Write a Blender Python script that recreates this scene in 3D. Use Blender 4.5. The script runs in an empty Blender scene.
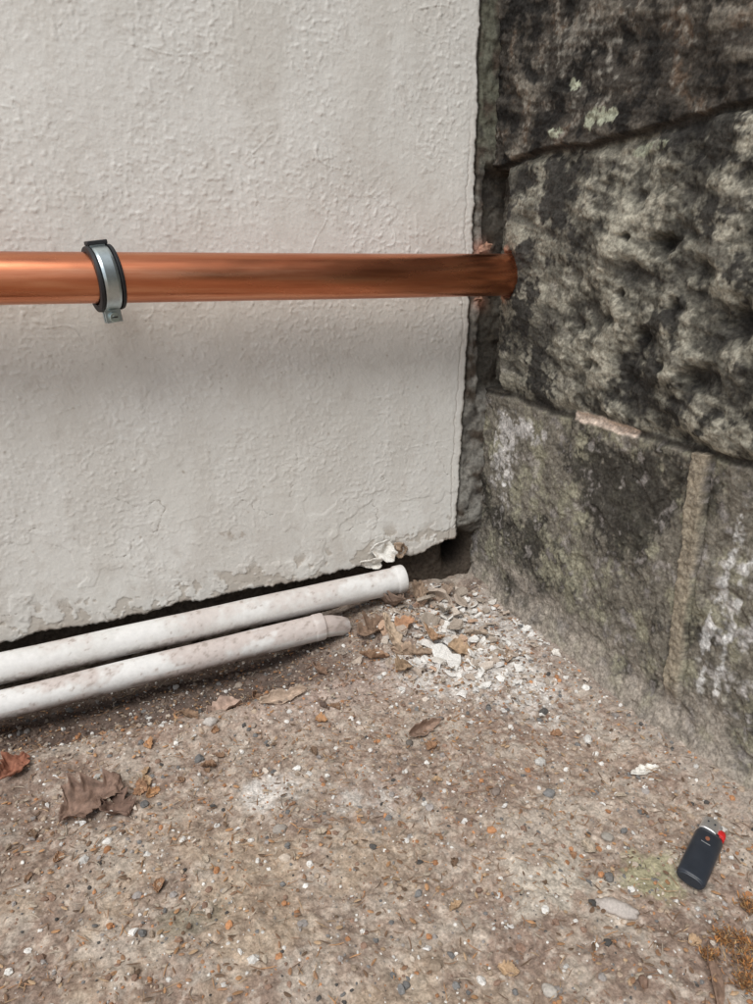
import bpy, bmesh, math, random
import numpy as np
from mathutils import Vector, Matrix
rng=np.random.default_rng(7); random.seed(7)
SC=bpy.context.scene
def link(o): SC.collection.objects.link(o); return o
# ---------------- noise ----------------
_T=np.random.default_rng(3).random((8,256,256))*2*np.pi
_GX=np.cos(_T);_GY=np.sin(_T)
def pn(x,y,s=0):
    x=np.asarray(x,float)+s*17.31;y=np.asarray(y,float)+s*9.77
    xi=np.floor(x).astype(np.int64);yi=np.floor(y).astype(np.int64);fx=x-xi;fy=y-yi
    k=s%8;gx=_GX[k];gy=_GY[k]
    def gr(i,j,dx,dy): return gx[i&255,j&255]*dx+gy[i&255,j&255]*dy
    u=fx*fx*fx*(fx*(fx*6-15)+10);v=fy*fy*fy*(fy*(fy*6-15)+10)
    a=gr(xi,yi,fx,fy);b=gr(xi+1,yi,fx-1,fy);c=gr(xi,yi+1,fx,fy-1);d=gr(xi+1,yi+1,fx-1,fy-1)
    return ((a*(1-u)+b*u)*(1-v)+(c*(1-u)+d*u)*v)*1.5
def fbm(x,y,L,o=4,s=0,g=.5):
    r=0;a=1;f=1/L
    for i in range(o): r=r+a*pn(x*f,y*f,s+i);a*=g;f*=2.03
    return r
def ss(a,b,x): t=np.clip((x-a)/(b-a),0,1);return t*t*(3-2*t)
def G(x,y,cx,cy,rx,ry=None):
    ry=ry or rx; return np.exp(-((x-cx)/rx)**2-((y-cy)/ry)**2)
def mixc(c,col,m): return c*(1-m[...,None])+np.array(col)*m[...,None]
def axis(pre,a,b,st,post): return np.array(list(pre)+list(np.arange(a,b,st))+[b]+list(post))
# ---------------- mesh helpers ----------------
def grid_obj(name,P,C=None,mat=None,flip=False,mask=None):
    n,m,_=P.shape
    idx=np.arange(n*m).reshape(n,m)
    q=np.stack([idx[:-1,:-1],idx[1:,:-1],idx[1:,1:],idx[:-1,1:]],-1).reshape(-1,4)
    if flip:q=q[:,::-1]
    if mask is not None:
        mk=(mask[:-1,:-1]&mask[1:,:-1]&mask[1:,1:]&mask[:-1,1:]).reshape(-1);q=q[mk]
    return raw_obj(name,P.reshape(-1,3),q,None if C is None else C.reshape(-1,3),mat,True)
def raw_obj(name,V,Fc,C=None,mat=None,smooth=True):
    me=bpy.data.meshes.new(name);V=np.asarray(V,np.float32);Fc=np.asarray(Fc,np.int32);k=Fc.shape[1]
    me.vertices.add(len(V));me.vertices.foreach_set("co",V.ravel())
    me.loops.add(Fc.size);me.loops.foreach_set("vertex_index",Fc.ravel())
    me.polygons.add(len(Fc));me.polygons.foreach_set("loop_start",np.arange(0,Fc.size,k,dtype=np.int32))
    try: me.polygons.foreach_set("loop_total",np.full(len(Fc),k,dtype=np.int32))
    except Exception: pass
    me.update(calc_edges=True);me.validate()
    me.polygons.foreach_set("use_smooth",np.full(len(me.polygons),smooth))
    if C is not None:
        a=me.color_attributes.new("Col",'FLOAT_COLOR','POINT')
        a.data.foreach_set("color",np.concatenate([np.clip(C,0.004,.85),np.ones((len(C),1))],1).astype(np.float32).ravel())
    if mat: me.materials.append(mat)
    return link(bpy.data.objects.new(name,me))
def bm_obj(name,bm,mat,smooth=True):
    me=bpy.data.meshes.new(name);bm.normal_update();bm.to_mesh(me);bm.free()
    for p in me.polygons:p.use_smooth=smooth
    me.materials.append(mat);return link(bpy.data.objects.new(name,me))
def empty(name): return link(bpy.data.objects.new(name,None))
def par(ch,p):
    for c in ch: c.parent=p
# ---------------- materials ----------------
def mat(name,base=(.5,.5,.5),rough=.8,metal=0,attr=False,var=.25,vscale=200,bumps=((300,.3,.001),),spec=.5,vscale2=None):
    m=bpy.data.materials.new(name);m.use_nodes=True;nt=m.node_tree;N=nt.nodes;L=nt.links
    b=N["Principled BSDF"];b.inputs["Roughness"].default_value=rough;b.inputs["Metallic"].default_value=metal
    b.inputs["Specular IOR Level"].default_value=spec
    tc=N.new("ShaderNodeTexCoord")
    if attr:
        ca=N.new("ShaderNodeAttribute");ca.attribute_name="Col";col=ca.outputs["Color"]
    else:
        r=N.new("ShaderNodeRGB");r.outputs[0].default_value=(*base,1);col=r.outputs[0]
    for sc in [vscale]+([vscale2] if vscale2 else []):
        no=N.new("ShaderNodeTexNoise");no.inputs["Scale"].default_value=sc;no.inputs["Detail"].default_value=3;no.inputs["Roughness"].default_value=.65
        L.new(tc.outputs["Object"],no.inputs["Vector"])
        mr=N.new("ShaderNodeMapRange");mr.inputs["From Min"].default_value=.3;mr.inputs["From Max"].default_value=.7
        mr.inputs["To Min"].default_value=1-var;mr.inputs["To Max"].default_value=1+var
        L.new(no.outputs["Fac"],mr.inputs["Value"])
        vm=N.new("ShaderNodeVectorMath");vm.operation='SCALE';L.new(col,vm.inputs[0]);L.new(mr.outputs[0],vm.inputs["Scale"]);col=vm.outputs[0]
    L.new(col,b.inputs["Base Color"])
    prev=None
    for sc,st,di in bumps:
        no=N.new("ShaderNodeTexNoise");no.inputs["Scale"].default_value=sc;no.inputs["Detail"].default_value=3;no.inputs["Roughness"].default_value=.6
        L.new(tc.outputs["Object"],no.inputs["Vector"])
        bu=N.new("ShaderNodeBump");bu.inputs["Strength"].default_value=st;bu.inputs["Distance"].default_value=di
        L.new(no.outputs["Fac"],bu.inputs["Height"])
        if prev:L.new(prev,bu.inputs["Normal"])
        prev=bu.outputs[0]
    if prev:L.new(prev,b.inputs["Normal"])
    return m
M_wall=mat("painted_render",rough=.65,attr=True,var=.025,vscale=90,bumps=((330,.45,.0009),),spec=.35)
M_stone=mat("weathered_sandstone",rough=.95,attr=True,var=.38,vscale=320,vscale2=90,bumps=((450,.7,.0014),),spec=.15)
M_ground=mat("dirt",rough=1,attr=True,var=.30,vscale=420,vscale2=110,bumps=((420,.7,.0014),),spec=.1)
M_grain=mat("grit",rough=.9,attr=True,var=.2,vscale=500,bumps=((600,.4,.0006),),spec=.2)
M_leaf=mat("dry_leaf",rough=.8,attr=True,var=.3,vscale=180,bumps=((250,.6,.001),),spec=.2)
M_masonry=mat("old_masonry",rough=1,attr=True,var=.35,vscale=150,bumps=((200,.8,.002),),spec=.1)
# ---------------- WALL (painted render, plane y=0) ----------------
X=axis([-4,-2.5,-1.6,-1.2,-1.0],-.80,0.0,.00125,[]);X=X[X<=-.0]
Zt=np.arange(0,.86,.00125);Zt=np.concatenate([Zt,[.92,1.0,1.2,1.6,2.1,2.6]])
XX,TT=np.meshgrid(X,Zt,indexing='ij')
def zb(x): # lower broken edge of the render
    x=np.maximum(x,-1.2)
    b=.0395+(x+.695)*.058
    b=b+.012*ss(-.13,-.04,x)+.004*pn(x*14,0*x,1)+.003*pn(x*60,0*x,2)+.0015*pn(x*200,0*x,3)
    b=b+.016*np.exp(-((x+.155)/.018)**2)
    return b
ZB=zb(XX);ZZ=ZB+TT
def xrf(z): return -.029-.010*ss(.5,.08,z)+.0030*pn(z*16,0*z,4)+.0018*pn(z*60,0*z,5)+.001*pn(z*220,0*z,6)
xr=xrf(ZZ)
XE=np.where(XX>xr,xr,XX)
mask=XX<(xr+.0022)
den=.40+.60*ss(-.6,.4,fbm(XX,ZZ,.12,2,6))
st=fbm(XX,ZZ,.05,2,1)*.0005+fbm(XX,ZZ,.011,2,2)*.00015+ss(.05,.6,fbm(XX,ZZ,.0058,2,5,.4))*.00048*den+ss(.34,.7,fbm(XX,ZZ,.010,2,7))*.0006*den
st=st+fbm(XX,ZZ,.3,2,4)*.0035
rd=np.abs(fbm(XX+.3*ZZ,ZZ*1.6,.16,2,6));st=st+.0009*np.exp(-(rd/.006)**2)*ss(.4,.7,fbm(XX,ZZ,.13,2,3)+.2)
rd=np.abs(fbm(XX*.7-.9*ZZ,ZZ*1.3,.22,2,2));st=st+.0009*np.exp(-(rd/.004)**2)*ss(.45,.7,fbm(XX,ZZ,.16,2,7)+.25)
fl=ss(.0,.5,fbm(XX,ZZ,.07,3,2)+.5*ss(.25,.1,ZZ))*ss(.28,.10,ZZ)
st=st*(1-.45*fl)-.0006*ss(.42,.5,fl)
# peeled paint islands along the foot
pe=ss(.34,.38,fbm(XX,ZZ,.035,4,3,.55)+.50*ss(.040,.0,TT)-.05)*ss(.05,.03,TT)
st=st-.0010*pe
cr=np.abs(fbm(XX,ZZ*1.5,.16,4,7));crk=np.exp(-(cr/.0065)**2)*ss(.32,.19,ZZ)*ss(-.15,.15,fbm(XX,ZZ,.1,2,5)+.1)
st=st-.0013*crk
cr2=np.exp(-((XX-xr+.012+.003*pn(ZZ*25,0*ZZ,3))/.0008)**2)*ss(.75,.6,ZZ);st=st-.001*cr2
edge=np.minimum(ss(0,.004,xr-XX+.001),ss(0,.004,TT+.001))
Yw=-st+.003*(1-edge)
C=np.zeros(XX.shape+(3,))+np.array((.70,.685,.64))
C=mixc(C,(.74,.73,.695),.6*ss(-.4,.5,fbm(XX,ZZ,.25,3,5)))
C=mixc(C,(.63,.605,.555),.5*ss(.0,.6,fbm(XX*1.6,ZZ*.6,.12,4,3)))
C=mixc(C,(.62,.60,.56),.6*ss(.42,.1,ZZ)*ss(-.5,.5,fbm(XX,ZZ,.12,3,2)))
C=mixc(C,(.52,.48,.43),.5*ss(.22,.05,ZZ)*ss(-.3,.6,fbm(XX,ZZ,.05,5,1,.6)))
C=mixc(C,(.53,.49,.44),.25*ss(.35,.7,fbm(XX,ZZ,.02,4,4,.6)))
nn=fbm(XX,ZZ,.009,4,1,.6)
C=mixc(C,(.38,.32,.26),.55*ss(.5,.9,G(XX,ZZ,-.394,.145,.03,.010)*(.6+1.2*nn)))
for i in range(90):
    a=rng.uniform(-.75,-.05);b=rng.uniform(.07,.40);r=rng.uniform(.0005,.0017);C=mixc(C,(.34,.28,.22),.65*G(XX,ZZ,a,b,r))
C=mixc(C,(.44,.39,.33),.65*pe)
C=mixc(C,(.30,.25,.20),.65*crk*ss(-.4,.2,fbm(XX,ZZ,.02,2,1)))
C=mixc(C,(.30,.26,.22),.5*cr2)
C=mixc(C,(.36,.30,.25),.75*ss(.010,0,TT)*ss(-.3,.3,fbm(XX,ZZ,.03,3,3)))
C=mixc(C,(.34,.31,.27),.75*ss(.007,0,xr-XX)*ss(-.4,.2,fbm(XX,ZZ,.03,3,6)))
coat=grid_obj("render_coat",np.stack([XE,Yw,ZZ],-1),C,M_wall,flip=True,mask=mask)
ok=X<-.036
bx=X[ok];y0=Yw[ok,0];z0=ZZ[ok,0]
lip=np.stack([np.stack([bx,y0,z0],-1),np.stack([bx,y0+.004,z0-.0012],-1),np.stack([bx,0*bx+.030,z0+.002*pn(bx*90,0*bx,1)],-1)],1)
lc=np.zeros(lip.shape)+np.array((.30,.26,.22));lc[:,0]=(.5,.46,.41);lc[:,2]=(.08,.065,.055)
lip_b=grid_obj("lower_edge",lip,lc,M_masonry)
zend=float(zb(np.array(-.040)))+.002
zz=np.concatenate([np.arange(zend,.9,.0015),[1.2,2.6]])
xrr=xrf(zz)
lip=np.stack([np.stack([xrr-.0005,0*zz+.0022,zz],-1),np.stack([xrr+.0015,0*zz+.004,zz],-1),np.stack([xrr+.001,0*zz+.020,zz],-1)],1)
lc=np.zeros(lip.shape)+np.array((.26,.24,.21))
lip_r=grid_obj("side_edge",lip,lc,M_masonry,flip=True)
bxs=np.concatenate([[-4,-1.5,-.9],np.arange(-.86,.10,.002)]);bzs=np.concatenate([[-.3],np.arange(-.08,.14,.002),np.arange(.142,.9,.003),[1.2,2.6]])
BX,BZ=np.meshgrid(bxs,bzs,indexing='ij')
xe=xrf(BZ)
fil=ss(xe+.0015,xe+.0055,BX)*ss(.085,.115,BZ+.012*pn(BX*40,BZ*40,1))
mid=ss(.31,.33,BZ)*ss(.64,.62,BZ)
BY=.026-fil*(.022+.004*mid)+.003*fbm(BX,BZ,.02,3,2)+.0015*fbm(BX,BZ,.006,2,3)
BY=BY+.070*G(BX,BZ,-.026,.062,.016,.024)
crev=-.013+.003*pn(BZ*30,0*BZ,1)
BY=BY+.020*ss(crev-.001,crev+.002,BX)*mid
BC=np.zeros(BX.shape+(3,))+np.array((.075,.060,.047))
BC=mixc(BC,(.24,.23,.205),fil*ss(-.5,.3,fbm(BX,BZ,.03,3,4)+.15)*ss(.70,.58,BZ))
BC=mixc(BC,(.13,.13,.10),fil*ss(.58,.68,BZ)*ss(-.5,.3,fbm(BX,BZ,.03,3,4)+.15))
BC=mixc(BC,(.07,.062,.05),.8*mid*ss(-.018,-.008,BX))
BC=mixc(BC,(.05,.045,.04),.7*fil*ss(.1,.5,fbm(BX,BZ,.04,3,6)))
BC=mixc(BC,(.40,.21,.15),np.clip(1.5*G(BX,BZ,-.010,.522,.016,.014)+1.2*G(BX,BZ,-.008,.452,.014,.012),0,1)*.85)
BC=mixc(BC,(.015,.012,.010),np.clip(1.4*G(BX,BZ,-.026,.064,.018,.026),0,1))  # shade of the corner cavity painted into the masonry colour
back=grid_obj("masonry_backing",np.stack([BX,BY,BZ],-1),BC,M_masonry,flip=True)
W=empty("rendered_wall");par([coat,lip_b,lip_r,back],W)
# ---------------- STONE WALL (plane x=0) ----------------
ys=np.concatenate([[-5,-3,-1.6,-1.0,-.8],np.arange(-.68,.0385,.0013)]);zs=np.concatenate([[-.3,-.1],np.arange(-.05,.88,.0014),[.95,1.05,1.3,1.8,2.6]])
Y,Z=np.meshgrid(ys,zs,indexing='ij')
wy=.006*pn(Y*9,Z*9,1)+.003*pn(Y*40,Z*40,2);wz=.006*pn(Y*8,Z*8,3)+.002*pn(Y*45,Z*45,4)
j1=Z-.633+wz;j2=Z-.322+wz;j3=Y+.424+wy
c1=(j1>0);c3=(j2<0);c2=~c1&~c3
dj=np.minimum(np.abs(j1)*1.5,np.abs(j2))
joint=ss(.0065,.002,dj)
n1=fbm(Y,Z,.14,5,1,.6);n2=fbm(Y,Z,.03,4,3,.6);n3=fbm(Y,Z,.05,5,7,.6);n4=fbm(Y,Z,.009,3,2,.6)
strat=fbm(Y*.35+Z*.2,Z*1.6-Y*.45,.035,4,5)
h1=.006*fbm(Y,Z,.14,3,1)+.003*strat
big=fbm(Y,Z,.13,2,2);medn=fbm(Y,Z,.05,3,6)
rug=ss(-.10,-.26,Y)
h2=.007*big+(.0024+.0044*rug)*medn+.0024*strat+.005*ss(.0,.10,np.minimum(.633-Z,Z-.30))
h2=h2+.008*G(Y,Z,-.40,.40,.10,.05)+.008*G(Y,Z,-.27,.50,.05,.05)-.004
lumps=0
for (a,b,r,d) in [(-.344,.521,.012,.018),(-.218,.428,.005,.006),(-.413,.394,.018,.013),(-.33,.43,.012,.008),(-.29,.47,.005,.006),(-.37,.46,.010,.007),(-.45,.45,.02,.011),(-.40,.50,.014,.006),(-.25,.39,.010,.005),(-.48,.53,.015,.009),(-.29,.53,.004,.005),(-.31,.38,.014,.009),(-.27,.445,.009,.004),(-.36,.40,.009,.008)]:
    rr=np.sqrt(((Y-a)/1.35)**2+(Z-b)**2)+.006*pn(Y*60,Z*60,5)+.003*pn(Y*150,Z*150,6);k=ss(r*1.3,r*.1,rr);h2=h2-d*k;lumps=lumps+k
h3=.003*fbm(Y,Z,.12,3,3)+.0016*fbm(Y,Z,.025,3,4)-.006-.002*ss(.1,.15,fbm(Y,Z,.07,3,5))
H=np.where(c1,h1-.001,np.where(c2,h2,h3))
for i in range(60):
    a=rng.uniform(-.55,-.10);b=rng.uniform(.36,.60);r=rng.uniform(.001,.0028)
    H=H-r*1.0*np.exp(-(((Y-a)/1.3)**2+(Z-b)**2)/r**2)
arr=ss(-.046,-.034,Y+.005*pn(Z*30,0*Z,2)+.003*pn(Z*130,Y*100,3))
k0=ss(-.046,-.075,Y)
H=np.where(c2,H*k0+(.004)*(1-k0),H)
H=H+np.where(c2,1,0)*.011*G(Y,Z,-.085,.49,.035,.07)
H=H-np.where(c2,1,0)*arr*.036
edge2=ss(.022,.0,dj)*np.where(c2,1,0);H=H-edge2*.007
H=H*(1-joint)+(-.011+.001*fbm(Y,Z,.01,2,3))*joint
vj=np.where(c3,ss(.011,.0085,np.abs(j3)),0)*ss(.035,.06,Z)
H=H*(1-vj)+(-.001+.0010*fbm(Y,Z,.01,3,3))*vj
H=H-np.where(c3,np.exp(-((np.abs(j3)-.0125)/.0016)**2),0)*.003
H=H+.0010*fbm(Y,Z,.010,3,5)+.0007*fbm(Y,Z,.004,2,6)
H=H+.012*ss(.05,-.01,Z+.012*pn(Y*14,Z*10,2))
rh=np.sqrt((np.where(Y<-.06,(Y+.06)/1.06,(Y+.06)))**2+(Z-.490)**2)+.003*pn(Y*45,Z*45,6)+.0015*pn(Y*160,Z*160,3)
H=H-.08*ss(.0320,.0285,rh)
C=np.zeros(Y.shape+(3,))
col1=np.zeros(C.shape)+np.array((.060,.053,.045));col1=mixc(col1,(.19,.17,.14),.9*ss(.1,.8,n1+.5*strat));col1=mixc(col1,(.19,.12,.075),.35*ss(.35,.8,n3));col1=mixc(col1,(.018,.017,.016),.88*ss(.05,.5,-n3-.4*strat));col1=mixc(col1,(.28,.265,.23),.65*ss(.25,.7,n3*.6+n4*.4+.5*G(Y,Z,-.18,.72,.08,.06)-.1))
col2=np.zeros(C.shape)+np.array((.115,.108,.088))
col2=mixc(col2,(.28,.265,.215),ss(-.5,.5,n3+.2+.4*n4)*.85);col2=mixc(col2,(.40,.375,.305),.8*ss(.0,.6,medn+.4*n4)*rug);col2=mixc(col2,(.38,.36,.315),.6*ss(.3,.8,n2+.5*n4)*(1-rug))  # stone mottling, plus highlights painted on the raised relief
blk=ss(.10,.55,-n1+.5*n2+.4*n4+.6*G(Y,Z,-.12,.60,.10,.04)-.35*G(Y,Z,-.2,.47,.10,.08)+.35*ss(-.30,-.45,Y)*ss(.46,.53,Z))
col2=mixc(col2,(.030,.028,.026),.92*blk)
col2=mixc(col2,(.016,.015,.014),.85*np.clip(lumps,0,1));col2=mixc(col2,(.028,.026,.024),.72*ss(.12,.5,-medn-.2*n4)*rug);col2=mixc(col2,(.04,.037,.033),.6*ss(.1,.5,-strat))  # shade painted into pits and low relief, then dark strata
col3=np.zeros(C.shape)+np.array((.185,.168,.138));col3=mixc(col3,(.30,.285,.21),.8*ss(-.1,.6,n3+.3*n4+.7*G(Y,Z,-.2155,.13,.06,.05)));col3=mixc(col3,(.045,.041,.035),.88*ss(.1,.6,n1+.4*n2+.4*n4+.8*G(Y,Z,-.28,.25,.10,.035)+.5*G(Y,Z,-.35,.10,.05,.08)))
col3=mixc(col3,(.36,.33,.31),.5*ss(.35,.8,n2+.5*n4-.2*n1))
col3=mixc(col3,(.50,.48,.46),.85*ss(.25,.85,(1.1*G(Y,Z,-.055,.23,.035,.07)+1.0*G(Y,Z,-.11,.285,.06,.018)+.6*G(Y,Z,-.50,.16,.06,.12))*(.75+.8*n2+.6*n4)))
C=np.where(c1[...,None],col1,np.where(c2[...,None],col2,col3))
C=mixc(C,(.045,.04,.034),joint*.85)
C=mixc(C,(.66,.55,.46),ss(.009,.005,np.abs(j2))*ss(.30,.5,G(Y,Z,-.27,.322,.058,.05)*(.9+.5*n2)))
C=mixc(C,(.31,.265,.20),vj*.9)
for (a,b,ra,rb) in [(-.224,.656,.022,.010),(-.139,.654,.013,.006),(-.301,.617,.022,.006),(-.17,.70,.008,.006)]:
    C=mixc(C,(.40,.42,.32),.85*ss(.42,.62,G(Y,Z,a,b,ra*1.3,rb*1.3)*(.9+.9*n2+.6*n4)))
for (a0,z0,a1,z1,wd) in [(-.486,.300,-.455,.055,.0065),(-.50,.25,-.475,.05,.005),(-.47,.2,-.450,.09,.004)]:
    t=np.clip((Z-z0)/(z1-z0),0,1);cx=a0+(a1-a0)*t+.006*pn(Z*30,0*Z,2);m=np.exp(-((Y-cx)/wd)**2)*ss(z0,z0-.03,Z)*ss(z1,z1+.03,Z)
    C=mixc(C,(.60,.59,.57),.85*ss(.2,.85,m*(.75+.8*n2+.7*n4)))
C=mixc(C,(.78,.77,.74),ss(.5,.6,G(Y,Z,-.058,.191,.008,.0065)*(1+.4*n2)))
C=mixc(C,(.38,.335,.285),.85*ss(.075,.0,Z+.035*n3+.02*n2))
C=mixc(C,(.13,.115,.095),.7*np.clip(arr*c2,0,1)*ss(-.2,.5,n2+.3))
C=mixc(C,(.46,.26,.18),.9*ss(.043,.034,rh)*ss(-.066,-.050,Y+.006*n2))
C=mixc(C,(.02,.018,.016),ss(.0325,.029,rh))
st_o=grid_obj("stone_wall",np.stack([-H,Y,Z],-1),C,M_stone,flip=True)
# ---------------- GROUND ----------------
def gh(x,y):
    z=.005*fbm(x,y,.16,3,1)+.0018*fbm(x,y,.035,3,3)
    tr=ss(-.20,-.10,y+.014*pn(x*12,y*12,2))*ss(-.20,-.42,x)
    z=z-tr*(.042+.012*ss(-.4,-.75,x))+.008*np.exp(-((y+.215)/.03)**2)*ss(-.25,-.45,x)
    z=z+.020*G(x,y,-.16,-.07,.09,.07)+.022*G(x,y,-.07,.0,.10,.05)
    z=z+.010*ss(-.06,.0,x)-.003
    z=z-.018*G(x,y,-.030,-.008,.018,.020)
    return z
def ghf(x,y): return gh(x,y)+.0014*fbm(x,y,.012,2,5)+.0007*fbm(x,y,.004,2,6)
gx=np.concatenate([[-200,-60,-15,-5,-2.5,-1.5,-1.1],np.arange(-.85,.03,.0014),[.05,.5,3,15,60,200]])
gy=np.concatenate([[-200,-60,-15,-5,-2.5,-1.6,-1.1],np.arange(-.82,.03,.0014),[.05,.5,3,15,60,200]])
GX,GY=np.meshgrid(gx,gy,indexing='ij')
n1=fbm(GX,GY,.13,4,2);n2=fbm(GX,GY,.03,4,5,.6);n3=fbm(GX,GY,.008,3,3,.6);n5=fbm(GX,GY,.06,4,1,.6)
C=np.zeros(GX.shape+(3,))+np.array((.385,.300,.240))
C=mixc(C,(.30,.215,.170),.7*ss(-.2,.5,n1));C=mixc(C,(.50,.42,.345),.75*ss(.05,.5,n2-.3*n1))
C=mixc(C,(.215,.16,.13),.5*ss(.2,.6,n3-.2*n2));C=mixc(C,(.56,.49,.42),.55*ss(.2,.6,-n3))
C=mixc(C,(.52,.41,.29),.45*ss(-.3,.4,fbm(GX,GY,.09,3,6))*ss(-.2,-.45,GX)*ss(-.3,-.45,GY))
C=mixc(C,(.53,.47,.40),.55*ss(.25,.6,n5+.25*n3));C=mixc(C,(.25,.185,.145),.4*ss(.25,.6,-n5+.25*n3))
C=mixc(C,(.50,.395,.35),.5*G(GX,GY,-.30,-.20,.14,.05))
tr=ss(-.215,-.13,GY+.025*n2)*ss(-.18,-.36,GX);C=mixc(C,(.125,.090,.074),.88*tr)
C=mixc(C,(.17,.12,.095),.5*ss(-.55,-.8,GX)*ss(-.5,-.3,GY))
du=1.3*G(GX,GY,-.15,-.20,.08,.085)+1.5*G(GX,GY,-.07,-.13,.065,.10)+1.1*G(GX,GY,-.4345,-.353,.028)+.45*G(GX,GY,-.35,-.40,.07)+.6*G(GX,GY,-.09,-.32,.05,.08)
C=mixc(C,(.70,.67,.63),.80*ss(.15,.95,du*(.9+.7*n2+.5*n3)))
C=mixc(C,(.42,.40,.25),.75*ss(.35,.8,G(GX,GY,-.154,-.582,.036)*(1+.6*n2+.3*n3)));C=mixc(C,(.58,.52,.44),.85*ss(.3,.7,G(GX,GY,-.235,-.555,.06,.035)*(1+.7*n2)))
C=mixc(C,(.20,.18,.13),.6*ss(.4,.9,G(GX,GY,-.533,-.481,.05,.02)*(1+.8*n2+.3*n3)))
C=mixc(C,(.33,.295,.26),.5*ss(-.06,-.01,GX+.02*n2))
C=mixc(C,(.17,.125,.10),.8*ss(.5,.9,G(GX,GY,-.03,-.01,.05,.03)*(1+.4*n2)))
GZ=ghf(GX,GY)
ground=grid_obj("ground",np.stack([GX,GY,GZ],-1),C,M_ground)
# ---------------- scattered grit ----------------
def ico(sub):
    bm=bmesh.new();bmesh.ops.create_icosphere(bm,subdivisions=sub,radius=1)
    v=np.array([q.co[:] for q in bm.verts]);f=np.array([[a.index for a in p.verts] for p in bm.faces]);bm.free();return v,f
def rotm(n):
    q=rng.normal(size=(n,4));q/=np.linalg.norm(q,axis=1)[:,None];w,x,y,z=q.T
    return np.stack([np.stack([1-2*(y*y+z*z),2*(x*y-z*w),2*(x*z+y*w)],-1),np.stack([2*(x*y+z*w),1-2*(x*x+z*z),2*(y*z-x*w)],-1),np.stack([2*(x*z-y*w),2*(y*z+x*w),1-2*(x*x+y*y)],-1)],1)
PAL=np.array([(.20,.195,.19),(.72,.70,.66),(.42,.33,.25),(.29,.19,.14),(.48,.24,.12),(.09,.085,.08),(.34,.31,.29),(.54,.46,.38)])
def scatter(n,r0,r1,sub,pts=None,w=None,pw=2.0):
    bv,bf=ico(sub)
    if pts is None:
        x=rng.uniform(-.84,-.006,n);y=rng.uniform(-.80,-.01,n)
    else: x,y=pts
    r=r0+(r1-r0)*rng.random(n)**pw
    s=r[:,None]*rng.uniform(.55,1.25,(n,3));s=s[:,None,:]
    v=bv[None]*s*(1+rng.uniform(-.25,.2,(n,len(bv),1)))
    v=np.einsum('nij,nkj->nki',rotm(n),v);v[...,2]*=.75
    z=gh(x,y)+r*rng.uniform(-.1,.45,n)
    v+=np.stack([x,y,z],-1)[:,None]
    f=(bf[None]+(np.arange(n)*len(bv))[:,None,None]).reshape(-1,3)
    c=PAL[rng.choice(len(PAL),n,p=w)]*rng.uniform(.75,1.2,(n,1));c=np.repeat(c,len(bv),0)
    return v.reshape(-1,3),f,c
def join(parts,name,m,smooth=False):
    V=[];Fs=[];Cs=[];o=0
    for v,f,c in parts: V.append(v);Fs.append(f+o);Cs.append(c);o+=len(v)
    return raw_obj(name,np.concatenate(V),np.concatenate(Fs),np.concatenate(Cs),m,smooth)
w=np.array([.11,.18,.24,.16,.10,.04,.08,.09]);w/=w.sum()
parts=[scatter(14000,.0006,.0017,1,None,w),scatter(3400,.0012,.0034,2,None,w),scatter(260,.003,.0055,2,None,np.array([.24,.16,.16,.12,.04,.04,.15,.09]))]
nc=1700;pts=(np.clip(rng.normal(-.12,.065,nc),-.4,-.01),np.clip(rng.normal(-.17,.09,nc),-.5,-.01));parts.append(scatter(nc,.0008,.0038,1,pts,np.array([.05,.5,.15,.1,.05,.0,.05,.1])))
join(parts,"gravel",M_grain)
def strips(n,l0,l1,w0,w1,cols,pts=None,lift=.0006,seg=3,up=0,kk=.5):
    V=[];Fs=[];Cs=[];o=0
    for i in range(n):
        if pts is None: x=rng.uniform(-.84,-.01);y=rng.uniform(-.80,-.02)
        else: x,y=pts[0][i],pts[1][i]
        L=rng.uniform(l0,l1);wd=rng.uniform(w0,w1);a=rng.uniform(0,2*math.pi);k=rng.normal(0,kk)
        c=cols[rng.integers(len(cols))]*rng.uniform(.7,1.2)
        px,py=x,y;zt=rng.uniform(.0002,.0022);sl=rng.normal(0,.08);up_=up*rng.uniform(.2,1)
        z00=float(gh(px,py))
        for j in range(seg+1):
            t=j/seg;aa=a+k*t;ww=wd*(1-.6*abs(2*t-1)**2)
            z=z00+lift+zt+sl*(t-.5)*L*.5+up_*t*L
            nx,ny=-math.sin(aa)*ww/2,math.cos(aa)*ww/2
            V+= [(px+nx,py+ny,z),(px,py,z+ww*.3),(px-nx,py-ny,z)];Cs+=[c]*3
            if j<seg:
                b=o+j*3;Fs+=[(b,b+3,b+4,b+1),(b+1,b+4,b+5,b+2)]
            px+=math.cos(aa)*L/seg;py+=math.sin(aa)*L/seg
        o+=(seg+1)*3
    return np.array(V),np.array(Fs),np.array(Cs)
LC=np.array([(.34,.20,.12),(.27,.17,.11),(.46,.32,.20),(.18,.12,.08),(.44,.25,.13),(.44,.37,.29)])
v,f,c=strips(3600,.003,.014,.0004,.0013,LC);raw_obj("twig_litter",v,f,c,M_leaf,True)
v,f,c=strips(2200,.003,.008,.0015,.004,LC);raw_obj("leaf_litter",v,f,c,M_leaf,True)
n=2400;cl=np.array([(-.135,-.662,.014),(-.150,-.678,.012),(-.120,-.690,.016),(-.150,-.655,.008),(-.172,-.662,.005),(-.13,-.715,.016),(-.165,-.690,.008),(-.108,-.665,.012),(-.105,-.64,.007),(-.15,-.705,.010)]);cc=cl[rng.integers(0,len(cl),n)];aa=rng.uniform(0,6.28,n);rr=cc[:,2]*np.abs(rng.normal(0,.7,n))
mp=(cc[:,0]+rr*np.cos(aa),cc[:,1]+rr*np.sin(aa))
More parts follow.
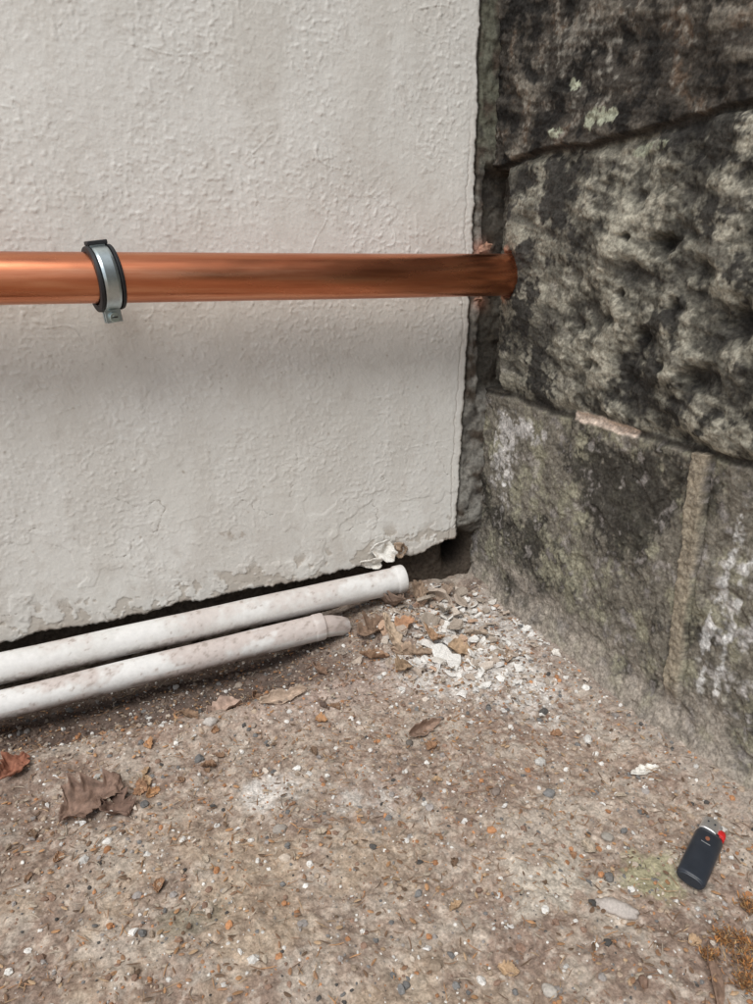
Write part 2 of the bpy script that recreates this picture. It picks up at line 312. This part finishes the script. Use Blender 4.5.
v,f,c=strips(n,.0015,.005,.0005,.0012,np.array([(.50,.23,.08),(.36,.16,.06),(.20,.11,.06),(.42,.27,.13),(.16,.10,.06)]),mp,.0005,3,1.0,.9);raw_obj("moss",v,f,c,M_leaf,True)
# ---------------- leaves ----------------
def leaf(x,y,L,Wd,ang,col,curl=.3,bend=.2,rag=.15,seed=0,tilt=0,roll=0,z=None,name="dead_leaf",wv=1):
    nu,nv=36,17
    U,V=np.meshgrid(np.linspace(0,1,nu),np.linspace(-1,1,nv),indexing='ij')
    prof=np.sin(np.pi*np.clip(U,.02,.99))**.6*(1-.25*U)
    prof=prof*(1+rag*1.6*pn(U*7,np.sign(V)*3+seed,1)+rag*.8*pn(U*22,np.sign(V)*5,2))
    lx=(U-.5)*L+.06*L*pn(U*3+seed,V,6);ly=V*prof*Wd/2+.12*Wd*pn(U*2.2+seed,0*V,7)
    lz=curl*Wd*(V**2)*prof*(.6+.8*(V>0))+bend*L*(U-.5)**2+wv*(.14*Wd*pn(U*4+seed,V*2,3)+.05*Wd*pn(U*12,V*6+seed,4))-.04*Wd*np.exp(-(V/.08)**2)
    P=np.stack([lx,ly,lz],-1)
    R=Matrix.Rotation(ang,3,'Z')@Matrix.Rotation(tilt,3,'Y')@Matrix.Rotation(roll,3,'X')
    P=P@np.array(R).T
    zz=float(gh(x,y)) if z is None else z
    P[...,2]-=P[...,2].min();P+=np.array([x,y,zz+.0004])
    C=np.zeros(P.shape)+np.array(col);C=mixc(C,np.array(col)*.5,.6*ss(.1,.6,pn(U*6+seed,V*2,5)+.3*pn(U*20,V*8,6)));C=mixc(C,np.array(col)*1.35,.6*np.exp(-(V/.07)**2));C=mixc(C,np.array(col)*1.25,.25*np.exp(-(np.sin((U-np.abs(V)*.25)*45)/.25)**2))
    o=grid_obj(name,P,C,M_leaf);m=o.modifiers.new("s",'SOLIDIFY');m.thickness=.0005;return o
leaf(-.600,-.303,.066,.048,.5,(.25,.165,.125),.20,.15,.45,1,wv=.9,tilt=-.1)
leaf(-.580,-.320,.044,.030,2.2,(.20,.13,.10),.3,.2,.45,12,wv=.9)
leaf(-.672,-.230,.040,.028,1.1,(.32,.14,.09),.3,.2,.3,2)
leaf(-.380,-.207,.058,.019,.10,(.50,.38,.29),.35,.25,.2,3,roll=.2)
leaf(-.448,-.185,.048,.026,.35,(.48,.35,.28),.3,.2,.25,4,roll=-.3)
leaf(-.405,-.165,.030,.018,1.35,(.24,.15,.10),.4,.3,.3,21,roll=.5)
leaf(-.49,-.19,.026,.016,2.35,(.27,.18,.12),.4,.3,.3,22)
leaf(-.247,-.314,.048,.015,.25,(.36,.25,.19),.8,.8,.2,5,roll=.6)
leaf(-.212,-.140,.060,.028,1.9,(.58,.45,.33),.3,.3,.3,6,tilt=-.9,roll=.3)
leaf(-.190,-.165,.056,.028,2.6,(.50,.37,.27),.4,.3,.35,7,roll=.4)
leaf(-.150,-.150,.044,.026,.8,(.54,.35,.22),.4,.3,.35,8,tilt=.4)
leaf(-.13,-.19,.038,.022,-.6,(.44,.31,.20),.4,.3,.3,9,tilt=.3)
leaf(-.215,-.190,.036,.022,.6,(.42,.30,.20),.4,.3,.3,19,tilt=.2)
leaf(-.105,-.09,.050,.022,1.2,(.50,.44,.37),.4,.3,.3,10,tilt=.4)
leaf(-.085,-.15,.040,.018,2.2,(.46,.37,.29),.4,.3,.3,23,tilt=.2)
leaf(-.075,-.22,.032,.014,.9,(.42,.32,.24),.4,.3,.3,24)
leaf(-.24,-.15,.040,.024,2.9,(.36,.23,.15),.4,.3,.3,25,tilt=-.2)
leaf(-.18,-.110,.040,.024,.2,(.48,.28,.17),.4,.3,.35,18,tilt=-.4)
leaf(-.180,-.675,.055,.013,.9,(.28,.19,.14),.5,.1,.15,11,roll=.3)
leaf(-.22,-.095,.05,.030,.4,(.25,.17,.12),.5,.3,.35,13)
leaf(-.17,-.055,.045,.030,2.0,(.24,.17,.13),.5,.3,.35,14,tilt=.4)
leaf(-.12,-.040,.045,.026,.9,(.30,.22,.16),.5,.3,.35,16,tilt=-.3)
leaf(-.08,-.045,.050,.016,.5,(.34,.26,.20),.5,.3,.3,26,tilt=-.3)
leaf(-.31,-.135,.030,.018,1.7,(.26,.17,.12),.5,.3,.3,17)
leaf(-.065,-.471,.034,.012,.0,(.80,.77,.70),.2,.1,.18,15,name="paint_flake",wv=.4)
for i in range(46):
    x=rng.uniform(-.72,-.1);y=rng.uniform(-.72,-.2);L_=rng.uniform(.007,.018)
    if i%2: x=rng.uniform(-.72,-.3);y=rng.uniform(-.42,-.15)
    leaf(x,y,L_,L_*rng.uniform(.4,.8),rng.uniform(0,6),LC[rng.integers(6)]*1.05,.4,.3,.35,30+i,roll=rng.normal()*.4)
def pebble(x,y,a,b,c,ang,col,seed):
    bv,bf=ico(3);r=bv*np.array([a,b,c]);r*=(1+.22*pn(bv[:,0]*1.6+seed,bv[:,1]*1.6+bv[:,2],2)+.10*pn(bv[:,0]*4+seed,bv[:,2]*4+bv[:,1],3))[:,None]
    r=r@np.array(Matrix.Rotation(ang,3,'Z')).T+np.array([x,y,float(gh(x,y))+c*.45])
    raw_obj("pebble",r,bf,np.zeros(r.shape)+np.array(col),M_grain,True)
pebble(-.207,-.600,.018,.0080,.006,-.85,(.50,.45,.41),1);pebble(-.175,-.459,.0065,.005,.004,.2,(.24,.235,.23),2);pebble(-.225,-.440,.006,.004,.003,.6,(.26,.21,.18),3)
pebble(-.16,-.53,.006,.005,.003,2,(.36,.33,.29),4);pebble(-.30,-.64,.006,.005,.003,2,(.5,.46,.41),5);pebble(-.27,-.33,.005,.004,.003,1,(.17,.15,.13),6);pebble(-.44,-.41,.007,.005,.004,0,(.38,.34,.30),7)
pebble(-.47,-.22,.008,.006,.005,0,(.55,.51,.47),8);pebble(-.19,-.57,.005,.004,.003,1,(.19,.18,.17),9)
# ---------------- plaster rubble ----------------
parts=[]
def chunk(x,y,z,s,t,col,tl=.45):
    k=random.randint(5,8);bm=bmesh.new();vs=[];el=random.uniform(.5,.95)
    for i in range(k):
        a=2*math.pi*i/k+random.uniform(-.3,.3);r=s*random.uniform(.5,1.2);vs.append(bm.verts.new((r*math.cos(a),r*math.sin(a)*el,0)))
    fc=bm.faces.new(vs);ex=bmesh.ops.extrude_face_region(bm,geom=[fc]);top=[g for g in ex['geom'] if isinstance(g,bmesh.types.BMVert)]
    for q in top:q.co.z+=t*random.uniform(.6,1.3);q.co.x*=.9;q.co.y*=.9
    bmesh.ops.triangulate(bm,faces=bm.faces[:])
    bmesh.ops.subdivide_edges(bm,edges=bm.edges[:],cuts=2,use_grid_fill=True);bmesh.ops.triangulate(bm,faces=bm.faces[:])
    R=Matrix.Rotation(random.uniform(0,6.3),4,'Z')@Matrix.Rotation(random.gauss(0,tl),4,'X')@Matrix.Rotation(random.gauss(0,tl*.8),4,'Y')
    v=[];kx=random.uniform(-4,4)*.25/s
    for q in bm.verts:
        p=q.co+Vector((random.uniform(-1,1),random.uniform(-1,1),random.uniform(-1,1)))*s*.035;p.z+=kx*p.x*p.x*.5;v.append((R@p)[:])
    v=np.array(v)+np.array([x,y,z]);f=np.array([[a.index for a in p.verts] for p in bm.faces]);bm.free()
    parts.append((v,f,np.zeros(v.shape)+np.array(col)))
RC=[(.80,.78,.74),(.72,.68,.62),(.64,.56,.48),(.55,.38,.27),(.48,.40,.33),(.40,.34,.28),(.70,.68,.65)]
for i in range(340):
    t=random.random();x=min(-.015,random.gauss(-.15+.09*t,.05));y=min(-.02,random.gauss(-.18+.07*t,.07));s=random.uniform(.002,.010)
    chunk(x,y,float(gh(x,y))+.001+random.random()*.003,s,s*random.uniform(.12,.4),RC[random.choice([0,0,0,1,2,3,4,4,5,6])])
for (x,y,s,c) in [(-.155,-.180,.020,0),(-.135,-.165,.017,6),(-.185,-.12,.020,4),(-.17,-.20,.014,1),(-.11,-.13,.018,5),(-.205,-.10,.018,3),(-.14,-.11,.019,5),(-.09,-.05,.024,4),(-.12,-.06,.020,5),(-.065,-.07,.017,4),(-.15,-.205,.015,0),(-.10,-.17,.012,0),(-.165,-.155,.015,0),(-.12,-.20,.010,0),(-.09,-.10,.015,2),(-.05,-.04,.02,5)]:
    chunk(x,y,float(gh(x,y))+.007,s,s*.22,RC[c],.5)
for i in range(60):
    x=random.uniform(-.7,-.05);y=random.uniform(-.75,-.2);s=random.uniform(.002,.005);chunk(x,y,float(gh(x,y))+.001,s,s*.4,RC[random.choice([0,2,4,6])])
join(parts,"plaster_rubble",M_grain)
parts=[]
chunk(-.014,.004,.521,.013,.007,(.42,.25,.18),.5);chunk(-.005,.002,.527,.009,.007,(.34,.20,.14),.5);chunk(-.014,.004,.454,.008,.006,(.40,.24,.17),.5)
bf_=join(parts,"brick_fragments",M_masonry);bf_.parent=W
parts=[]
nc=1500;pts=(rng.uniform(-.84,-.15,nc),np.clip(rng.normal(-.09,.06,nc),-.24,-.005));P2=PAL.copy();PAL=np.array([(.20,.15,.12)]*3+[(.14,.10,.08)]*3+[(.36,.30,.25)]*2);parts.append(scatter(nc,.0008,.005,1,pts,None,3));PAL=P2
join(parts,"soil_crumbs",M_grain)
# ---------------- tubes ----------------
def tube(name,pts,rads,m,seg=64,cf=None):
    V=[];n=len(pts)
    P=[Vector(p) for p in pts]
    ax=(P[-1]-P[0]).normalized();up=Vector((0,0,1));sd=ax.cross(up).normalized();uu=sd.cross(ax)
    for i in range(n):
        for k in range(seg):
            a=2*math.pi*k/seg;d=sd*math.cos(a)+uu*math.sin(a)
            V.append((P[i]+d*rads[i])[:])
    V=np.array(V);F=[(i*seg+k,i*seg+(k+1)%seg,(i+1)*seg+(k+1)%seg,(i+1)*seg+k) for i in range(n-1) for k in range(seg)]
    c=cf(V,P,seg) if cf else None
    return raw_obj(name,V,F,c,m,True)
M_cu=bpy.data.materials.new("copper");M_cu.use_nodes=True;nt=M_cu.node_tree;N=nt.nodes;L=nt.links;b=N["Principled BSDF"];b.inputs["Metallic"].default_value=1
tc=N.new("ShaderNodeTexCoord");mp_=N.new("ShaderNodeMapping");mp_.inputs["Scale"].default_value=(4,70,70);L.new(tc.outputs["Object"],mp_.inputs[0])
no=N.new("ShaderNodeTexNoise");no.inputs["Scale"].default_value=1.2;no.inputs["Detail"].default_value=6;no.inputs["Roughness"].default_value=.65;L.new(mp_.outputs[0],no.inputs["Vector"])
cr_=N.new("ShaderNodeValToRGB");e=cr_.color_ramp.elements;e[0].position=.28;e[0].color=(.54,.18,.09,1);e[1].position=.75;e[1].color=(.84,.42,.25,1);e2=e.new(.5);e2.color=(.66,.25,.13,1);L.new(no.outputs["Fac"],cr_.inputs[0])
no2=N.new("ShaderNodeTexNoise");no2.inputs["Scale"].default_value=22;no2.inputs["Detail"].default_value=6;mp2=N.new("ShaderNodeMapping");mp2.inputs["Scale"].default_value=(.5,1.5,1.5);L.new(tc.outputs["Object"],mp2.inputs[0]);L.new(mp2.outputs[0],no2.inputs["Vector"])
mr=N.new("ShaderNodeMapRange");mr.inputs["From Min"].default_value=.35;mr.inputs["From Max"].default_value=.7;mr.inputs["To Min"].default_value=.22;mr.inputs["To Max"].default_value=.38;L.new(no2.outputs["Fac"],mr.inputs["Value"]);L.new(mr.outputs[0],b.inputs["Roughness"])
mx=N.new("ShaderNodeMix");mx.data_type='RGBA';mx.blend_type='MULTIPLY';mr2=N.new("ShaderNodeMapRange");mr2.inputs["From Min"].default_value=.5;mr2.inputs["From Max"].default_value=.75;mr2.inputs["To Max"].default_value=.35
L.new(no2.outputs["Fac"],mr2.inputs["Value"]);L.new(mr2.outputs[0],mx.inputs["Factor"]);L.new(cr_.outputs[0],mx.inputs["A"]);mx.inputs["B"].default_value=(.7,.6,.55,1);L.new(mx.outputs["Result"],b.inputs["Base Color"])
bu=N.new("ShaderNodeBump");bu.inputs["Strength"].default_value=.10;bu.inputs["Distance"].default_value=.0006;L.new(no.outputs["Fac"],bu.inputs["Height"]);L.new(bu.outputs[0],b.inputs["Normal"])
xs=np.linspace(-2.6,.05,60)
cp=tube("tube",[(x,-.070,.4885+(x+.629)*.003+.0004*math.sin(x*7)) for x in xs],[.027]*60,M_cu,96)
CPr=empty("copper_pipe");par([cp],CPr)
# clamp
M_rub=mat("black_rubber",(.018,.018,.02),.6,0,var=.2,vscale=200,bumps=((500,.2,.0003),))
M_zn=mat("zinc_plated_steel",(.56,.64,.66),.36,1,var=.12,vscale=150,bumps=((400,.15,.0002),))
M_zn2=mat("zinc_bolt",(.62,.72,.70),.34,1,var=.15,vscale=150,bumps=((400,.15,.0002),))
def ring(name,prof,m,a0=0,a1=360,seg=96):
    V=[];k=len(prof);full=(a1-a0)>=360;n=seg if full else seg+1
    for i in range(n):
        a=math.radians(a0+(a1-a0)*i/seg)
        for (u,r) in prof: V.append((u,r*math.cos(a),r*math.sin(a)))
    F=[(i*k+j,i*k+(j+1)%k,((i+1)%n)*k+(j+1)%k,((i+1)%n)*k+j) for i in range(n if full else n-1) for j in range(k)]
    o=raw_obj(name,V,[f[::-1] for f in F],None,m,False)
    if not full:
        bm=bmesh.new();bm.from_mesh(o.data);bm.verts.ensure_lookup_table()
        bm.faces.new([bm.verts[j] for j in range(k)]);bm.faces.new([bm.verts[(n-1)*k+j] for j in range(k)]);bm.normal_update();bm.to_mesh(o.data);bm.free()
    bv=o.modifiers.new("b",'BEVEL');bv.width=.0005;bv.segments=2;return o
def box(name,c,d,m,bev=.0005,rot=None):
    bm=bmesh.new();bmesh.ops.create_cube(bm,size=1)
    for v in bm.verts:v.co=Vector((v.co.x*d[0],v.co.y*d[1],v.co.z*d[2]))
    o=bm_obj(name,bm,m,False);o.location=c
    if rot:o.rotation_euler=rot
    q=o.modifiers.new("b",'BEVEL');q.width=bev;q.segments=2;return o
def cyl(name,c,r,h,m,ax='Y',seg=32,bev=.0004):
    bm=bmesh.new();bmesh.ops.create_cone(bm,cap_ends=True,segments=seg,radius1=r,radius2=r,depth=h)
    o=bm_obj(name,bm,m,False);o.location=c
    o.rotation_euler={'Y':(math.pi/2,0,0),'X':(0,math.pi/2,0),'Z':(0,0,0)}[ax]
    q=o.modifiers.new("b",'BEVEL');q.width=bev;q.segments=2;return o
CL=empty("pipe_clamp")
hw=.0135
rub=ring("rubber_lining",[(-hw,.0272),(hw,.0272),(hw,.0345),(hw-.0036,.0352),(hw-.004,.0315),(-hw+.004,.0315),(-hw+.0036,.0352),(-hw,.0345)],M_rub)
b1=ring("front_band",[(-.0085,.0316),(.0085,.0316),(.0085,.0338),(.0055,.0345),(-.0055,.0345),(-.0085,.0338)],M_zn,-264,-96)
b2=ring("rear_band",[(-.0085,.0316),(.0085,.0316),(.0085,.0338),(-.0085,.0338)],M_zn,-84,84)
parts_=[rub,b1,b2]
for sgn,nm in ((1,"top"),(-1,"bottom")):
    zc=.0405 if sgn<0 else .0352;hz=.014 if sgn<0 else .0055
    parts_.append(box(nm+"_ear_front",(0,-.0040,sgn*zc),(.018 if sgn<0 else .016,.0024,hz),M_zn))
    parts_.append(box(nm+"_ear_rear",(0,.0040,sgn*zc),(.018 if sgn<0 else .016,.0024,hz),M_zn))
    if sgn<0:
        parts_.append(cyl(nm+"_screw_shaft",(0,0,sgn*.0415),.0024,.020,M_zn2))
        parts_.append(cyl(nm+"_screw_head",(0,-.0075,sgn*.0415),.0054,.0046,M_zn2,seg=24))
        parts_.append(box(nm+"_screw_slot",(0,-.0100,sgn*.0415),(.0066,.0006,.0012),M_rub,.0001))
        parts_.append(cyl(nm+"_nut",(0,.0072,sgn*.0415),.0048,.004,M_zn2,seg=6))
    else:
        parts_.append(box("hinge_rubber",(0,0,.0372),(.022,.013,.0045),M_rub,.001))
parts_.append(cyl("threaded_rod",(0,.050,0),.004,.036,M_zn2));parts_.append(cyl("boss_nut",(0,.039,0),.008,.009,M_zn2,seg=6));parts_.append(cyl("wall_plate",(0,.0675,0),.014,.003,M_zn2))
par(parts_,CL);CL.location=(-.5265,-.0705,.4885);CL.rotation_euler=(0,math.radians(-7),math.radians(11))
# white pipes
M_wp=mat("painted_pipe",rough=.6,attr=True,var=.07,vscale=120,bumps=((60,.3,.0018),(300,.3,.0008)),spec=.35)
def pipec(dirt):
    def f(V,P,seg):
        n=len(V);ax=np.tile(np.arange(seg),n//seg)*2*np.pi/seg
        up=np.sin(ax);x=V[:,0];a=ax*.02
        n1=fbm(x*.6,a*1.0,.05,4,3);n2=fbm(x,a,.010,4,5,.6)
        C=np.zeros((n,3))+np.array((.72,.71,.68))
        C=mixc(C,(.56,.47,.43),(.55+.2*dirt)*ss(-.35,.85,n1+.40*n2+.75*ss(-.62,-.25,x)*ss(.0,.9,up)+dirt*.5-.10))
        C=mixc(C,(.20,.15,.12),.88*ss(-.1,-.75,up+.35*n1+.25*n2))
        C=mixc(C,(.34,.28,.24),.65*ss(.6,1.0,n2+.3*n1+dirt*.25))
        C=mixc(C,(.80,.79,.77),.6*ss(.2,.6,-n1-.3*n2))
        return C
    return f
def mkpipe(name,x0,x1,fn,r,end,dirt):
    xs=np.concatenate([np.linspace(-2.6,-.9,20),np.arange(-.895,x1,.002)]);pts=[];rad=[]
    for x in xs: pts.append(fn(x)+np.array([0,.0006*pn(x*9,0.,1),.0006*pn(x*9,0.,2)]));rad.append(r*(1+.010*float(pn(x*30,0.,3))))
    rr=[(x1,r),(x1+.0008,r*(1+(end-1)*.8)),(x1+.0025,r*end),(x1+.013,r*end),(x1+.0145,r*end*.97),(x1+.015,r*end*.9),(x1+.0148,r*.80),(x1+.004,r*.78),(x1+.0035,.0005)]
    for x,q in rr: pts.append(fn(x));rad.append(q)
    o=tube("tube",pts,rad,M_wp,72,cf=pipec(dirt));E=empty(name);par([o],E);return E
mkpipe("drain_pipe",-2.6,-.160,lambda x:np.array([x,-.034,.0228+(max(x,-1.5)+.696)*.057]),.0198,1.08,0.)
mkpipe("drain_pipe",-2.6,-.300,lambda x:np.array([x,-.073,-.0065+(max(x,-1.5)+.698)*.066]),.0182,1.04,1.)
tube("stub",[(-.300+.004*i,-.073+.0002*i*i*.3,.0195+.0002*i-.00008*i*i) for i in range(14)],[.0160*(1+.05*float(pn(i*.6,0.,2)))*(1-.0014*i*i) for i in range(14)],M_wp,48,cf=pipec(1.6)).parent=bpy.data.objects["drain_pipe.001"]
def crumple(name,cx,cy,cz,w_,h_,seed,col):
    U,V=np.meshgrid(np.linspace(-1,1,48),np.linspace(-1,1,48),indexing='ij')
    r=1+.35*pn(np.arctan2(U,V)*1.3+seed,0*U,2)
    px=U*w_*(1+.15*pn(U*1.5+seed,V*1.5,1));pz=V*h_*(1+.2*pn(U*1.5,V*1.5+seed,3))-U*h_*.2
    py=-.011*(1+.9*fbm(U+seed,V,1.3,2,4,.4)+.05*pn(U*8,V*8,3))-.006*V*V
    P=np.stack([cx+px,cy+py,cz+pz],-1);C=np.zeros(P.shape)+np.array(col);C=mixc(C,(.50,.43,.36),.6*ss(.2,.6,fbm(U,V+seed,.5,3,6)))
    mk=(np.abs(U)**2.2+np.abs(V)**2.2)<(.95*r)
    o=grid_obj(name,P,C,M_grain,mask=mk);m=o.modifiers.new("s",'SOLIDIFY');m.thickness=.002;return o
crumple("plaster_flake",-.166,.004,.092,.021,.016,1,(.78,.76,.71));crumple("plaster_flake",-.187,.002,.077,.018,.008,5,(.76,.73,.67));crumple("plaster_flake",-.138,.006,.088,.011,.013,9,(.38,.28,.20))
# ---------------- lighter ----------------
M_bk=mat("dark_plastic",(.028,.034,.045),.32,0,var=.15,vscale=80,bumps=((200,.03,.0002),))
M_red=mat("red_plastic",(.62,.02,.02),.4,0,var=.1,vscale=80,bumps=((200,.03,.0002),))
M_st=mat("lighter_steel",(.85,.85,.85),.5,1,var=.1,vscale=200,bumps=((300,.1,.0002),))
M_or=mat("label_mark",(.30,.12,.07),.5,0,var=.1,vscale=80,bumps=())
M_wh=mat("label_white",(.25,.26,.27),.5,0,var=.1,vscale=80,bumps=())
def oval(name,secs,m,seg=48,n=2.6):
    V=[]
    for (u,a,b_,off) in secs:
        for k in range(seg):
            t=2*math.pi*k/seg;c,s_=math.cos(t),math.sin(t)
            V.append((u,off+a*math.copysign(abs(c)**(2/n),c),b_*math.copysign(abs(s_)**(2/n),s_)))
    ns=len(secs);F=[(i*seg+k,i*seg+(k+1)%seg,(i+1)*seg+(k+1)%seg,(i+1)*seg+k) for i in range(ns-1) for k in range(seg)]
    o=raw_obj(name,V,[f[::-1] for f in F],None,m,True)
    bm=bmesh.new();bm.from_mesh(o.data);bm.verts.ensure_lookup_table();bm.faces.new([bm.verts[k] for k in range(seg)]);bm.faces.new([bm.verts[(ns-1)*seg+k] for k in range(seg)][::-1]);bmesh.ops.recalc_face_normals(bm,faces=bm.faces[:]);bm.to_mesh(o.data);bm.free();return o
LT=empty("cigarette_lighter")
P_=[oval("body",[(0,.0105,.0048,0),(.0008,.0117,.0058,0),(.003,.0122,.0062,0),(.030,.0124,.0064,0),(.058,.0122,.0062,0),(.0600,.0117,.0058,0),(.0604,.0108,.005,0)],M_bk),
 oval("base_cap",[(-.0012,.0100,.0045,0),(-.0004,.0110,.0054,0),(.0004,.0110,.0054,0)],M_bk),
 oval("collar",[(.0604,.0108,.0052,0),(.0640,.0108,.0052,0)],M_bk),
 oval("wind_guard",[(.0620,.0084,.0062,.0026),(.0640,.0086,.0064,.0026),(.0785,.0078,.0062,.0030),(.0795,.0070,.0054,.0030)],M_st),
 oval("button",[(.0630,.0040,.0042,-.0078),(.0700,.0040,.0042,-.0080),(.0735,.0032,.0034,-.0076),(.0745,.0024,.0024,-.0072)],M_red),
 oval("button_skirt",[(.0622,.0046,.0046,-.0066),(.0640,.0046,.0046,-.0066)],M_red)]
wh=cyl("spark_wheel",(.0755,-.0035,0),.0036,.0070,M_st,'Y',24);wh.rotation_euler=(0,0,0);P_.append(wh)
for i in range(2):
    P_.append(cyl("guard_hole_%d"%i,(.072,.0030+(i-.5)*.006,.0063),.0009,.0006,M_bk,'Z',16,.0001))
lm=cyl("label_mark",(.050,.001,.00648),.0026,.0003,M_or,'Z',32,.0001);lm.scale=(1,.75,1);P_.append(lm)
P_.append(box("label_bar",(.0435,.001,.00652),(.0010,.008,.0002),M_wh,.0001))
par(P_,LT)
LT.location=(-.1350,-.6050,float(gh(-.1,-.585))+.0075);LT.rotation_euler=(math.radians(12),math.radians(-1),math.atan2(.0403,.0686))
# ---------------- camera, light ----------------
cam=bpy.data.cameras.new("camera");co=link(bpy.data.objects.new("camera",cam));SC.camera=co
cam.sensor_fit='AUTO';cam.sensor_width=36;cam.lens=36*740/1004;cam.clip_start=.01;cam.clip_end=1000
yaw=math.radians(22.2);p=math.radians(17.6)
co.location=(-.570,-.968,.5);co.rotation_euler=(math.pi/2-p,0,-yaw)
sd=Vector((-.42,-.52,.92)).normalized()
wd=bpy.data.worlds.new("World");SC.world=wd;wd.use_nodes=True;nt=wd.node_tree;bg=nt.nodes["Background"]
sky=nt.nodes.new("ShaderNodeTexSky");sky.sky_type='NISHITA';sky.sun_disc=False;sky.sun_elevation=math.asin(sd.z);sky.sun_rotation=math.atan2(sd.x,sd.y)
hs=nt.nodes.new("ShaderNodeHueSaturation");hs.inputs["Saturation"].default_value=.30
nt.links.new(sky.outputs[0],hs.inputs["Color"]);nt.links.new(hs.outputs[0],bg.inputs[0]);bg.inputs[1].default_value=.15
sl=bpy.data.lights.new("sun",'SUN');sl.energy=2.1;sl.angle=math.radians(28);sl.color=(1,.98,.945);so=link(bpy.data.objects.new("sun",sl));so.rotation_euler=sd.to_track_quat('Z','Y').to_euler()
SC.view_settings.view_transform='Standard';SC.view_settings.look='None';SC.view_settings.exposure=0
